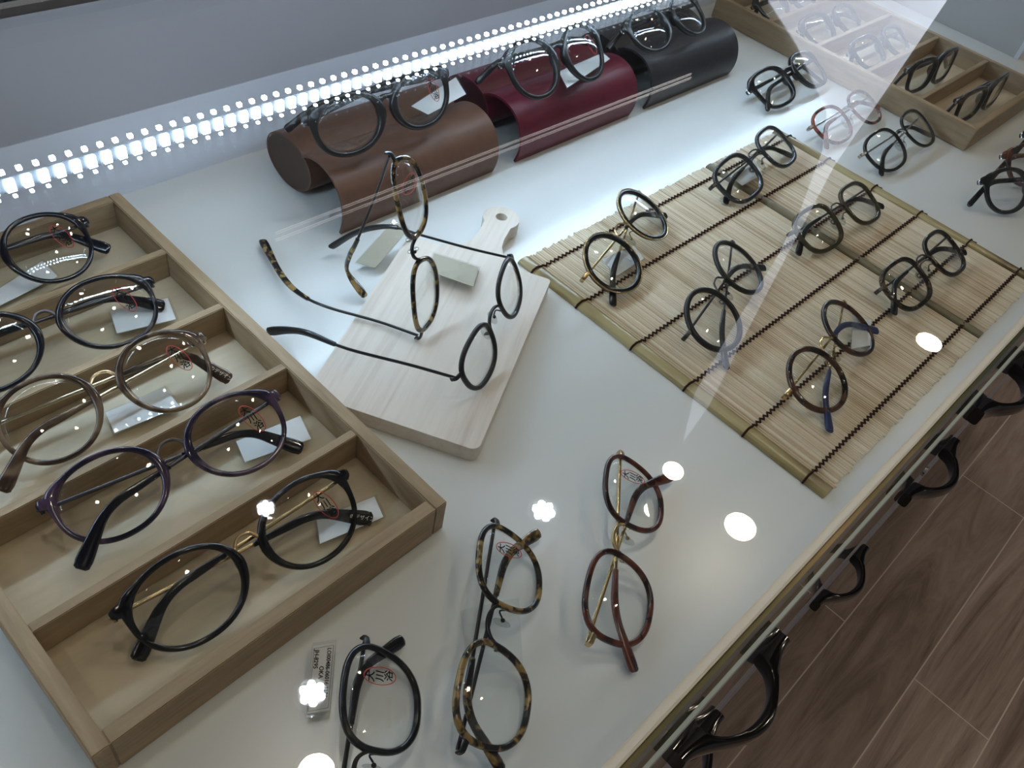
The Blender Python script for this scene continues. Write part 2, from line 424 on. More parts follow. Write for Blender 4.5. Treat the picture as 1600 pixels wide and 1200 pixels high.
# ------------------------------------------------------------------ ceiling lights (seen mirrored in the glass)
def downlight(px, py, r, mat, label, bumpy=False):
    p = mirror_pt(px, py, CZ-0.012)
    t = empty('downlight', (p[0], p[1], CZ)); tag(t, label, 'ceiling light', 'ceiling downlights')
    ring = MB(); rs = []
    for (rr, z) in ((r, -0.010), (r+0.012, -0.010), (r+0.016, 0.0), (r, -0.001)):
        rs.append([(rr*math.cos(a), rr*math.sin(a), z) for a in np.linspace(0, 2*math.pi, 41)[:-1]])
    ring.rings(rs, closed=True); ring.build('trim_ring', 'fixture_white', t)
    d = MB()
    if bumpy:
        for k in range(7):
            a = 2*math.pi*k/6; q = 0 if k == 6 else r*0.62
            d.ball((q*math.cos(a), q*math.sin(a), -0.006), (r*0.30, r*0.30, 0.006), 16, 6)
    else:
        vs = [(r*math.cos(a), r*math.sin(a), -0.008) for a in np.linspace(0, 2*math.pi, 41)[:-1]]
        d.rings([vs, [(x, y, -0.004) for x, y, z in vs]])
    d.build('diffuser', mat, t, smooth=False)
GL = [(1452,534,.066,'warm_diffuser',0),(1157,822,.064,'warm_diffuser',0),(1052,735,.044,'warm_diffuser',0),(850,797,.050,'cool_diffuser',1),
      (415,793,.034,'cool_diffuser',1),(488,1082,.046,'cool_diffuser',1),(494,1207,.055,'warm_diffuser',0)]
GLL = ['round warm downlight mirrored on the right end of the bamboo mat', 'round warm downlight mirrored on the bare deck near the front edge, largest disc',
 'small warm downlight mirrored over the temple of the red-brown eyeglasses', 'cool clustered downlight mirrored between the cutting board and the tortoiseshell pair',
 'small cool clustered downlight mirrored in the front tray compartment', 'cool clustered downlight mirrored on the printed white tag', 'warm downlight mirrored at the bottom edge of the picture']
for q, lb in zip(GL, GLL): downlight(q[0], q[1], q[2], q[3], lb, q[4])
for (x, y) in ((-0.9,-0.7),(0.4,-1.3),(2.2,-1.2),(-1.2,2.6),(3.0,-2.2),(1.2,-0.4)):
    t = empty('downlight', (x, y, CZ)); tag(t, 'round recessed ceiling downlight outside the picture, not mirrored in the glass', 'ceiling light', 'ceiling downlights beyond the frame')
    d = MB(); vs = [(0.06*math.cos(a), 0.06*math.sin(a), -0.008) for a in np.linspace(0, 2*math.pi, 33)[:-1]]
    d.rings([vs, [(a, b, -0.004) for a, b, c in vs]]); d.build('diffuser', 'warm_diffuser', t, smooth=False)

# added emitters on the ceiling, shaped so the glass mirrors them as the pale wedge and the fine double line
def ceiling_poly(name, px, z, mat, label, cat, th=0.004):
    P = [mirror_pt(x, y, z) for x, y in px]; b = MB()
    b.rings([[(p[0], p[1], z) for p in P], [(p[0], p[1], z+th) for p in P]])
    return tag(b.build(name, mat, None, smooth=False), label, cat)
ceiling_poly('added_wedge_emitter', [(1480,0),(1390,133),(1303,260),(1180,493),(1109,632),(1068,690),(1085,615),(1140,520),(1215,400),(1250,330),(1285,235),(1292,175),(1245,70),(1200,0)], CZ-0.03,
             'wedge_glow', 'added glowing ceiling polygon, shaped to mirror as a milky wedge in the top glass', 'ceiling light')
ll = MB()
for dy0, dy1 in ((0.0, 0.0), (11.0, 6.0)):
    P = [mirror_pt(x, y, CZ-0.02) for x, y in [(430,364+dy0),(430,364.8+dy0),(1080,115.6+dy1),(1080,114.8+dy1)]]
    ll.rings([[(p[0], p[1], CZ-0.02) for p in P], [(p[0], p[1], CZ-0.016) for p in P]])
tag(ll.build('added_double_line_emitter', 'double_line_glow', None, smooth=False), 'added twin glowing bars that mirror as a fine double line across the leather cases', 'ceiling light')

# ------------------------------------------------------------------ wooden trays
def tray(x1, y0, yaw, label, Wd=0.2055, L=0.349, Ht=0.0258):
    M = np.array([[math.cos(yaw), -math.sin(yaw), 0],[math.sin(yaw), math.cos(yaw), 0],[0,0,1]])
    t = empty('wooden_tray', (x1, y0, 0.0003), M); tag(t, label, 'tray', 'compartment trays')
    e = 0.0085
    box_obj('tray_base', -Wd+0.002, -0.002, 0.002, L-0.002, 0, 0.004, 'tray_floor', t)
    box_obj('side_wall', -e, 0, 0, L, 0, Ht, 'tray_wood', t, 0.0007)
    box_obj('side_wall', -Wd, -Wd+e, 0, L, 0, Ht, 'tray_wood', t, 0.0007)
    box_obj('end_wall', -Wd+e, -e, 0, e, 0, Ht, 'tray_wood_cross', t, 0.0006)
    box_obj('end_wall', -Wd+e, -e, L-e, L, 0, Ht, 'tray_wood_cross', t, 0.0006)
    for k in range(4):
        y = 0.0708+0.0678*k
        box_obj('divider', -Wd+e, -e, y-0.0022, y+0.0035, 0.004, Ht-0.0006, 'tray_wood_cross', t, 0.0005)
    return t
tray(0.2146, 0.1793, 0.021, 'wooden tray with five compartments of round eyeglasses, left front of the case')
tray(0.9775+0.2055, 0.1857, 0.0, 'wooden tray with five compartments at the far right of the case')

# ------------------------------------------------------------------ bamboo mat
mx0, mx1, my0, my1 = 0.4235, 0.8130, 0.0405, 0.3265
mt_ = empty('bamboo_mat', (mx0, my0, 0.0)); tag(mt_, 'pale bamboo slat mat with dark brown zigzag threads under six eyeglasses', 'mat')
ML = mx1-mx0; MW = my1-my0
b = MB(); x = 0.0125; i = 0; mid = 0.2625
rnd = random.Random(3)
while x < ML-0.0125:
    wd = rnd.uniform(0.0019, 0.0027)
    if not (mid-0.0068 < x < mid+0.0048):
        h = rnd.uniform(0.0013, 0.0018); e0 = rnd.uniform(-0.0012, 0.0012); e1 = rnd.uniform(-0.0012, 0.0012)
        prof = [(x, 0.0002), (x+wd*0.10, h*0.45), (x+wd*0.32, h), (x+wd*0.68, h), (x+wd*0.90, h*0.45), (x+wd, 0.0002)]
        b.rings([[(px, e0, pz) for px, pz in prof], [(px, MW+e1, pz) for px, pz in prof]])
    x += wd*1.02
b.build('slats', 'bamboo_slats', mt_, angle=60)
def split_cane(x0, w_, h):
    b = MB(); prof = [(x0+w_/2-w_/2*math.cos(a), 0.0002+h*math.sin(a)**0.6) for a in np.linspace(0, math.pi, 9)]
    b.rings([[(px, 0, pz) for px, pz in prof], [(px, MW, pz) for px, pz in prof]]); return b
split_cane(0, 0.0120, 0.0034).build('edge_cane', 'bamboo_skin', mt_, angle=60)
split_cane(ML-0.0120, 0.0120, 0.0034).build('edge_cane', 'bamboo_skin', mt_, angle=60)
split_cane(mid-0.0048, 0.0096, 0.0027).build('middle_cane', 'bamboo_mid', mt_, angle=60)
for ty in (0.2705, 0.2225, 0.1675, 0.1175, 0.0655, 0.0160):
    P = [(-0.0008, ty, 0.0006), (0.001, ty, 0.0036), (0.006, ty+0.0003, 0.0044), (0.0118, ty, 0.0032)]
    x = 0.0135; s = 1
    while x < ML-0.0135:
        P.append((x, ty+s*0.0011, 0.0021+0.0003*s)); x += 0.0023; s = -s
    P += [(ML-0.0118, ty, 0.0032), (ML-0.006, ty, 0.0045), (ML-0.001, ty, 0.0036), (ML+0.0012, ty-0.001, 0.0010), (ML+0.003, ty-0.005, 0.0008)]
    b = MB(); b.tube(P, 0.00085, 6); b.build('thread', 'mat_thread', mt_, angle=80)

# ------------------------------------------------------------------ cutting board
ang = math.atan2(0.483, 0.876)
Mb = np.array([[math.cos(ang), -math.sin(ang), 0],[math.sin(ang), math.cos(ang), 0],[0,0,1]])
cbo = empty('cutting_board', (0.262, 0.202, 0.0003), Mb); tag(cbo, 'small pale wooden cutting board with a holed round handle, in the middle of the case', 'cutting board')
Wb, Lb_, kr = 0.1145, 0.180, 0.0150
def arc(cx, cy, r, a0, a1, n=8): return [(cx+r*math.cos(math.radians(a)), cy+r*math.sin(math.radians(a))) for a in np.linspace(a0, a1, n)]
cy_ = Wb/2
olp = arc(0.006,0.006,0.006,180,270)+arc(Lb_-0.003,0.003,0.003,270,360,5)
olp += [(Lb_, cy_-0.034)]+[(Lb_+0.0035, cy_-0.026),(Lb_+0.010, cy_-0.0165),(Lb_+0.020, cy_-0.0118),(Lb_+0.030, cy_-0.0105)]
kc = Lb_+0.0565
olp += arc(kc, cy_, kr, -132, 132, 26)
olp += [(Lb_+0.030, cy_+0.0105),(Lb_+0.020, cy_+0.0118),(Lb_+0.010, cy_+0.0165),(Lb_+0.0035, cy_+0.026),(Lb_, cy_+0.034)]
olp += arc(Lb_-0.003,Wb-0.003,0.003,0,90,5)+arc(0.006,Wb-0.006,0.006,90,180)
import bmesh
def poly_with_hole(name, outl, hole, z0, z1, mat, parent, bev):
    bm = bmesh.new()
    edges = []
    for loop in (outl, hole):
        vs = [bm.verts.new((x, y, z1)) for x, y in loop]
        edges += [bm.edges.new((vs[i], vs[(i+1) % len(vs)])) for i in range(len(vs))]
    r = bmesh.ops.triangle_fill(bm, use_beauty=True, edges=edges)
    ext = bmesh.ops.extrude_face_region(bm, geom=list(bm.faces))
    vv = [g for g in ext['geom'] if isinstance(g, bmesh.types.BMVert)]
    bmesh.ops.translate(bm, verts=vv, vec=(0,0,z0-z1))
    bmesh.ops.recalc_face_normals(bm, faces=bm.faces)
    ed = [e for e in bm.edges if len(e.link_faces) == 2 and abs(e.calc_face_angle(0)-math.pi/2) < 0.3 and abs(e.verts[0].co.z-e.verts[1].co.z) < 1e-6]
    bmesh.ops.bevel(bm, geom=ed, offset=bev, segments=2, affect='EDGES', clamp_overlap=True)
    me = bpy.data.meshes.new(name); bm.to_mesh(me); bm.free(); me.shade_smooth(); me.set_sharp_from_angle(angle=math.radians(35))
    me.materials.append(MATS[mat]); o = bpy.data.objects.new(name, me); COL.objects.link(o); o.parent = parent; return o
poly_with_hole('board_body', olp, arc(kc+0.001, cy_, 0.0048, 0, 345, 20), 0.0, 0.0118, 'board_wood', cbo, 0.0009)

# ------------------------------------------------------------------ rolled-top spectacle cases
def spec_case(x0, col, capcol, label, Lc=0.165):
    t = empty('eyeglass_case', (x0, 0.43, 0.0003)); tag(t, label, 'eyeglass case', 'leather eyeglass cases')
    # closed half: oval tube behind, capped at both ends (local y = world y - .43)
    cyb, czb, ry, rz = 0.0735, 0.0222, 0.0300, 0.0222
    bx0, bx1 = 0.004, Lc-0.002
    def oval(x, s=1.0): return [(x, cyb+ry*s*math.cos(a), czb+rz*s*math.sin(a)) for a in np.linspace(0, 2*math.pi, 41)[:-1]]
    b = MB(); b.rings([oval(bx0), oval(bx1)], caps=False)
    b.rings([oval(bx0, 0.93), oval(bx1, 0.93)], caps=False)
    for x in (bx0, bx1):
        A = oval(x); B = oval(x, 0.93); n = len(A); b.add(A+B, [(i, (i+1) % n, n+(i+1) % n, n+i) for i in range(n)])
    body = b.build('case_body', col, t)
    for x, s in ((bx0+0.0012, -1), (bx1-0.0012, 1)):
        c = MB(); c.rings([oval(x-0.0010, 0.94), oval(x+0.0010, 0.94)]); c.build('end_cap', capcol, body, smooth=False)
    # opened lid: arched shell standing in front
    prof = [(0.050,0.0428),(0.044,0.0462),(0.036,0.0487),(0.028,0.0493),(0.019,0.0480),(0.011,0.0445),(0.004,0.0385),(-0.001,0.030),(-0.0035,0.021),(-0.0035,0.012),(-0.0015,0.004),(0.0,0.0)]
    prof = [tuple(p) for p in smooth_path([(a, b_) for a, b_ in prof], 3)]
    inn = []
    for i, p in enumerate(prof):
        a = np.array(prof[max(0, i-1)]); c = np.array(prof[min(len(prof)-1, i+1)]); d = c-a; d /= np.linalg.norm(d)
        nrm = np.array([-d[1], d[0]]); inn.append((p[0]+nrm[0]*0.0022, max(0, p[1]+nrm[1]*0.0022)))
    # make sure inner lies inside (towards +y, lower)
    if inn[10][0] < prof[10][0]: inn = [(2*p[0]-q[0], max(0, 2*p[1]-q[1])) for p, q in zip(prof, inn)]
    def shell(a, bb, x_0, x_1):
        s = MB(); r = [(p[0], p[1]) for p in a]+[(p[0], p[1]) for p in bb[::-1]]
        s.rings([[(x_0, y, z) for y, z in r], [(x_1, y, z) for y, z in r]], caps=False)
        n = len(a)
        for x in (x_0, x_1):
            vs = [(x, *p) for p in a]+[(x, *p) for p in bb]; s.add(vs, [(i, i+1, n+i+1, n+i) for i in range(n-1)])
        return s
    lid = shell(prof, inn, 0.0, Lc).build('case_lid', col, t)
    in2 = [(p[0]+(q[0]-p[0])*1.35, max(0, p[1]+(q[1]-p[1])*1.35)) for p, q in zip(prof, inn)]
    shell(inn, in2, 0.0015, Lc-0.0015).build('lining', 'case_lining', lid)
    return t
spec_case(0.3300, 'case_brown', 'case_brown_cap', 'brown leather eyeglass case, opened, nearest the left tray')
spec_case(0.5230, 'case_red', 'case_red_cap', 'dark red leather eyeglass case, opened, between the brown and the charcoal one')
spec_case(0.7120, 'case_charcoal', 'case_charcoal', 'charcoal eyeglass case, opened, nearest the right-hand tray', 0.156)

# ------------------------------------------------------------------ eyeglasses
WR = 1.2
def outline(a, b, shape, n=56):
    th = np.linspace(0, 2*math.pi, n+1)[:-1]
    e = {'round': 2.0, 'panto': 2.15, 'square': 2.9, 'octo': 2.5}[shape]
    c, s = np.cos(th), np.sin(th)
    X = np.sign(c)*abs(c)**(2/e)*a; Z = np.sign(s)*abs(s)**(2/e)*b
    k = {'square': .07, 'octo': .10, 'panto': .05, 'round': 0}[shape]
    X = X*(1+k*Z/b)
    P = np.stack([X, Z], 1)
    # resample evenly
    Q = np.vstack([P, P[:1]]); L = np.r_[0, np.cumsum(np.linalg.norm(np.diff(Q, axis=0), axis=1))]
    t = np.linspace(0, L[-1], n+1)[:-1]
    return np.stack([np.interp(t, L, Q[:,0]), np.interp(t, L, Q[:,1])], 1)
def frameM(yaw, tilt, roll):
    cy, sy = math.cos(yaw), math.sin(yaw); ct, st = math.cos(tilt), math.sin(tilt); cr, sr = math.cos(roll), math.sin(roll)
    return np.array([[cy,-sy,0],[sy,cy,0],[0,0,1]])@np.array([[cr,0,-sr],[0,1,0],[sr,0,cr]])@np.array([[1,0,0],[0,ct,st],[0,-st,ct]])
def rodr(v):
    v = np.array(v); t = np.linalg.norm(v); k = v/t; K = np.array([[0,-k[2],k[1]],[k[2],0,-k[0]],[-k[1],k[0],0]])
    return np.eye(3)+math.sin(t)*K+(1-math.cos(t))*K@K
def temple_pts(s, fold, psi, beta, hx, hy, hz, Lb=.098, L=.142):
    e = np.array([-s*math.sin(fold)*math.cos(psi), math.cos(fold)*math.cos(psi), -math.sin(psi)])
    k = np.array([0,0,-1.]); k = k-e*(k@e); k /= np.linalg.norm(k)
    h = np.array([s*hx, hy, hz]); P = [h, h+e*.04, h+e*.08, h+e*Lb]; p = P[-1]; n = 6
    for i in range(n):
        a = beta*(i+.5)/n; p = p+(e*math.cos(a)+k*math.sin(a))*(.022/n); P.append(p)
    rest = L-Lb-.022
    for i in range(2): p = p+(e*math.cos(beta)+k*math.sin(beta))*rest/2; P.append(p)
    return P, k

def glasses(pose, shape, a, b, d, style, colr, metal, label, group, temples=None, wtemples=None, tipc=None,
            tags=(), sticker=True, t=None, tiptext=False, outer=None, card='white_card', bridge2=False, notags=False):
    x, y, z = pose[0]; M = pose[1]
    root = empty('eyeglasses', (x, y, z), M); tag(root, label, 'eyeglasses', group)
    t = t or {'A': .0031, 'B': .0034, 'M': .0040, 'F': .0042}[style]
    dep = {'A': .0030, 'B': .0032, 'M': .0040, 'F': .0042}[style]
    Minv = M.T
    def toL(p): return Minv@(np.array(p)-np.array([x, y, z]))
    wy = lambda xx: WR*xx*xx
    tipc = tipc or colr
    for s in (-1, 1):
        P = outline(a-t/2, b-t/2, shape); n = len(P)
        cx = s*(d/2+a)
        rs = []; 
        for i in range(n):
            p = P[i]; tg = P[(i+1) % n]-P[i-1]; tg /= np.linalg.norm(tg); nr = np.array([tg[1], -tg[0]])
            if nr@p < 0: nr = -nr
            # side facing the nose and the temple corner carry more material
            ux = p[0]*s/a; uz = p[1]/b
            fl = 0.0
            if style in 'AF':
                fl += 0.9*max(0, -ux)**3*max(0, 1-abs(uz-0.1))
                if ux > 0: fl += 1.2*math.exp(-((math.atan2(uz, ux)-0.55)/0.28)**2)
            hw = t/2*(1+fl); off = t/2*fl*0.8
            hd = dep/2*(1+0.5*max(0, -ux)) if style in 'AF' else dep/2
            c3 = np.array([cx+p[0]+nr[0]*off, 0, p[1]+nr[1]*off]); c3[1] = wy(c3[0])
            nn = np.array([nr[0], 2*WR*c3[0]*nr[0], nr[1]]); ring = []
            for q in np.linspace(0, 2*math.pi, 11)[:-1]:
                cc, ss = math.cos(q), math.sin(q); cc = math.copysign(abs(cc)**.75, cc); ss = math.copysign(abs(ss)**.75, ss)
                ring.append(c3+nn*hw*cc+np.array([0,1,0])*hd*ss)
            rs.append(ring)
        mb = MB(); mb.rings(rs, closed=True); rim = mb.build('rim', colr, root, angle=80)
        if outer:   # thin metal outer rim
            mb = MB(); P2 = outline(a+.0001, b+.0001, shape)
            mb.tube([(cx+p[0], wy(cx+p[0])-dep*0.28, p[1]) for p in P2], .0007, 6, closed=True); mb.build('metal_rim', outer, rim, angle=80)
        # lens
        P = outline(a-t*0.95, b-t*0.95, shape, 40); mb = MB()
        def lring(k, yy): return [np.array([cx+p[0]*k, wy(cx+p[0]*k)*1.0+yy-0.0030*(1-k*k), p[1]*k]) for p in P]
        vs = []; fs = []
        ks = [1, .85, .7, .5, .3, .12]
        for side, yy in ((0, -0.0005), (1, 0.0005)):
            b0 = len(vs)
            for k in ks: vs += lring(k, yy)
            nP = len(P)
            for r_ in range(len(ks)-1):
                for j in range(nP):
                    f = (b0+r_*nP+j, b0+r_*nP+(j+1) % nP, b0+(r_+1)*nP+(j+1) % nP, b0+(r_+1)*nP+j)
                    fs.append(f if side == 0 else f[::-1])
            f = tuple(b0+(len(ks)-1)*nP+j for j in range(nP)); fs.append(f if side == 0 else f[::-1])
        b1 = len(ks)*len(P)
        for j in range(len(P)): fs.append((j, b1+j, b1+(j+1) % len(P), (j+1) % len(P)))
        mb.add(vs, fs); lens = mb.build('lens', 'lens_plastic', root, angle=85)
        # end piece
        hx = d/2+2*a+.002; hz = b*.42
        mb = MB()
        if style in 'AF':
            P3 = [(s*(hx-.0065), wy(hx-.0065), hz+.0005), (s*(hx-.003), wy(hx-.003)+.0003, hz+.0014), (s*hx, wy(hx)+.0006, hz+.0016), (s*(hx+.0012), wy(hx)+.002, hz+.0014)]
            k = 1.0 if style == 'A' else 1.25
            mb.sweep(smooth_path(P3, 3), (0,0,1), list(np.linspace(.0048, .0022, 10)*k), list(np.linspace(.0016, .0017, 10)), 10)
            mb.build('end_piece', colr, root)
            mb = MB(); mb.tube([(s*(hx+.0008), wy(hx)+.0035, hz+.0028), (s*(hx+.0008), wy(hx)+.0035, hz-.0024)], .0011, 8)
            mb.ball((s*(hx+.0022), wy(hx)+.0030, hz+.0004), .0010, 8, 6)
            mb.build('hinge', metal, root)
        else:
            P3 = [(s*(hx-.004), wy(hx-.004)-.0004, hz+.0004), (s*(hx-.001), wy(hx), hz+.0006), (s*(hx+.0016), wy(hx)+.0015, hz+.0006), (s*(hx+.0018), wy(hx)+.005, hz+.0003)]
            mb.sweep(smooth_path(P3, 3), (0,0,1), [.0017]*10, [.0008]*10, 8); mb.build('end_piece', metal, root)
        # nose pads
        if style in 'BM' or style == 'F' and shape == 'octo':
            nx = s*(d/2-.0022) if d > .012 else s*.006
            mb = MB(); mb.tube(smooth_path([(s*(d/2+.0008), wy(d/2), -b*.05), (s*(d/2+.0012), .005, b*.02), (s*(d/2-.0005), .0068, -b*.12), (nx, .0062, -b*.14)], 3), .0005, 6); mb.ball((nx, .0062, -b*.14), .0013, 8, 6)
            arm = mb.build('pad_arm', metal, root)
            mb = MB(); R_ = np.array([[1,0,0],[0,1,0],[0,0,1.]]); mb.ball((nx-s*.0008, .0075, -b*.16), (.0012, .0032, .0058), 14, 10); mb.build('nose_pad', 'pad_silicone', arm)
        else:
            mb = MB(); mb.ball((s*(d/2+.0012), .0034, b*.04), (.0014, .0032, .0062), 14, 10); mb.build('nose_pad', colr, root)
        # demo sticker on the viewer's right lens
        if sticker and s == 1:
            O = np.array([cx+a*.36, 0, b*.16]); yo = lambda xx, zz: wy(xx)-.0007-.0030*(1-((xx-cx)/a)**2-(zz/b)**2)-.0002
            st = MB(); ph = 0.30; ring = []
            for q in np.linspace(0, 2*math.pi, 33)[:-1]:
                u_, v_ = .0046*math.cos(q), .0094*math.sin(q)
                xx = O[0]+u_*math.cos(ph)+v_*math.sin(-ph)*-1*(-1); zz = O[2]+u_*math.sin(ph)+v_*math.cos(ph)
                ring.append((xx, yo(xx, zz), zz))
            st.tube(ring, .00024, 4, closed=True); so = st.build('lens_sticker', 'sticker_red', lens)
            for ci, (ch, dv) in enumerate((('大', .0056), ('川', 0.0002), ('浴', -.0053))):
                xx = O[0]-dv*math.sin(ph); zz = O[2]+dv*math.cos(ph)
                text_obj('sticker_character', ch, .0054, 'ink_black', lens, (xx, yo(xx, zz), zz), (1, 0, .1), (-.25, 0, 1), bold=.016)
    # bridge
    mb = MB()
    if style in 'AB':
        hgt = .0052; zb = b*(.34 if style == 'A' else .22); r_ = .00095
        P3 = [(-d/2-.0008, 0, zb-.001), (-d/2+.0010, .0004, zb+.002), (-d/4, .0008, zb+hgt*.85), (0, .001, zb+hgt), (d/4, .0008, zb+hgt*.85), (d/2-.0010, .0004, zb+.002), (d/2+.0008, 0, zb-.001)]
        Q = smooth_path(P3, 5); mb.sweep(Q, (0,1,0), [.0012]*len(Q), [r_]*len(Q), 8); mb.build('bridge', metal, root)
    elif style == 'M':
        hgt = .0050; zb = b*.30
        P3 = [(-d/2-.001, -.0004, zb-.001), (-d/2+.002, .0002, zb+.0022), (-d/5, .0004, zb+hgt), (d/5, .0004, zb+hgt), (d/2-.002, .0002, zb+.0022), (d/2+.001, -.0004, zb-.001)]
        Q = smooth_path(P3, 5); mb.tube(Q, .0008, 8)
        if bridge2:
            mb.tube(smooth_path([(p[0]*1.15, p[1], p[2]-.0058) for p in P3], 5), .0007, 8)
        mb.build('bridge', metal, root)
    else:
        zb = b*.42
        P3 = [(-d/2-.004, 0, zb), (-d/2+.001, .0002, zb+.0006), (-d/5, .0004, zb+.0015), (d/5, .0004, zb+.0015), (d/2-.001, .0002, zb+.0006), (d/2+.004, 0, zb)]
        Q = smooth_path(P3, 4); n_ = len(Q); mb.sweep(Q, (0,0,1), [.0019+.0016*abs(2*i/(n_-1)-1)**2 for i in range(n_)], [.0019]*n_, 12)
        mb.build('bridge', colr, root)
    # temples
    hx = d/2+2*a+.002; hz = b*.42
    for si, s in enumerate((-1, 1)):
        if wtemples:
            P = [toL(p) for p in wtemples[si]]; kd = np.array([0,0,-1.0])
            e = P[1]-P[0]; k = (P[-1]-P[0]); e /= np.linalg.norm(e); k = k-e*(k@e); k /= np.linalg.norm(k)
        else:
            P, k = temple_pts(s, *temples[si], hx, WR*hx*hx+.003+(.003 if s < 0 else 0), hz)
        Q = resample(smooth_path(P, 5), .0022); L = np.r_[0, np.cumsum([np.linalg.norm(Q[i+1]-Q[i]) for i in range(len(Q)-1)])]; T = L[-1]
        if style == 'F':
            hs = [.0026-.0006*min(1, l/.04)+(.0012*max(0, (l-.09)/.05) if l > .09 else 0) for l in L]
            hs[0] *= .9; hs[-1] *= .6
            mb = MB(); mb.sweep(Q, k, hs, [.0016]*len(Q), 12); tp = mb.build('temple', colr, root, angle=60)
            continue
        split = .070 if style == 'A' else .082
        iR = [i for i in range(len(Q)) if L[i] <= split+.006]; iT = [i for i in range(len(Q)) if L[i] >= split]
        mb = MB(); r0 = .0009 if style != 'M' else .0008
        mb.sweep([Q[i] for i in iR], k, [r0*1.3]*len(iR), [r0*.8]*len(iR), 8); tp = mb.build('temple', metal, root, angle=60)
        def hh(l):
            u = (l-split)/(T-split)
            v = .0015+.0009*min(1, u*3) if u < .6 else .0024+.0011*min(1, (u-.6)/.3)
            if style == 'A': v += .0010*max(0, (u-.55)/.45)
            return v*(.55 if u > .995 else (.9 if u > .96 else 1))
        Qt = [Q[i] for i in iT]; e = Qt[-1]-Qt[-2]; e /= np.linalg.norm(e); Qt.insert(-1, Qt[-1]-e*.0012)
        Lt = [L[i] for i in iT]; Lt.insert(-1, Lt[-1]-.0012)
        mb = MB(); mb.sweep(Qt, k, [hh(l) for l in Lt], [.0014]*(len(Qt)-1)+[.0008], 12, 2.6); te = mb.build('temple_tip', tipc, tp, angle=60)
        if tiptext and s == -1:
            i = int(len(Qt)*.86); c = Qt[i]; dirn = Qt[-1]-Qt[i-2]; nrm = np.cross(dirn, k); nrm /= np.linalg.norm(nrm)
            up = -k; zdir = np.cross(dirn, up)
            if (M@zdir)[2] < 0: up = up
            v = M@nrm; sg = 1 if v[2] > 0 else -1
            text_obj('tip_lettering', 'のデザイン', .0030, 'ink_white', tp, c+nrm*sg*.00145, dirn, np.cross(nrm*sg, dirn))
    # price tags: quads in the photo's pixels, lying at height zt
    for tg in tags:
        quad, zt, cm = tg[0], tg[1], tg[2] if len(tg) > 2 else card
        Wp = [pt(px, py, zt[i] if hasattr(zt, '__len__') else zt) for i, (px, py) in enumerate(quad)]
        c = sum(Wp)/4; nrm = np.cross(Wp[1]-Wp[0], Wp[3]-Wp[0]); nrm /= np.linalg.norm(nrm)
        if nrm[2] < 0: nrm = -nrm
        mb = MB(); A = [toL(p+nrm*.0002) for p in Wp]; B_ = [toL(p-nrm*.0002) for p in Wp]
        mb.rings([A, B_]); card_o = None
        if cm: card_o = mb.build('price_tag', cm, root, smooth=False)
        G_ = [c+(p-c)*1.0+((p-c)/np.linalg.norm(p-c))*.0016 for p in Wp]
        mb = MB(); mb.rings([[toL(p+nrm*.0008) for p in G_], [toL(p-nrm*.0008) for p in G_]])
        mb.build('tag_sleeve', 'clear_sleeve', card_o or root, smooth=False)
        if len(tg) > 3 and tg[3]:
            X = Minv@(Wp[1]-Wp[0]); Y = Minv@(Wp[0]-Wp[3]); top = Minv@nrm*.0003; Wl = np.linalg.norm(X); Hl = np.linalg.norm(Y)
            o0 = toL(Wp[0]); X /= Wl; Y /= Hl
            for (txt, u, v, sz) in tg[3]:
                text_obj('tag_lettering', txt, sz*Hl, 'ink_black', card_o, o0+X*Wl*u-Y*Hl*v+top, X, Y, 'LEFT', bold=.02)
            fr = MB(); cs = [o0+X*Wl*u-Y*Hl*v+top for u, v in ((.04,.07),(.96,.07),(.96,.93),(.04,.93))]
            fr.tube(cs, .00012, 4, closed=True); fr.build('tag_border', 'ink_black', card_o)
    return root

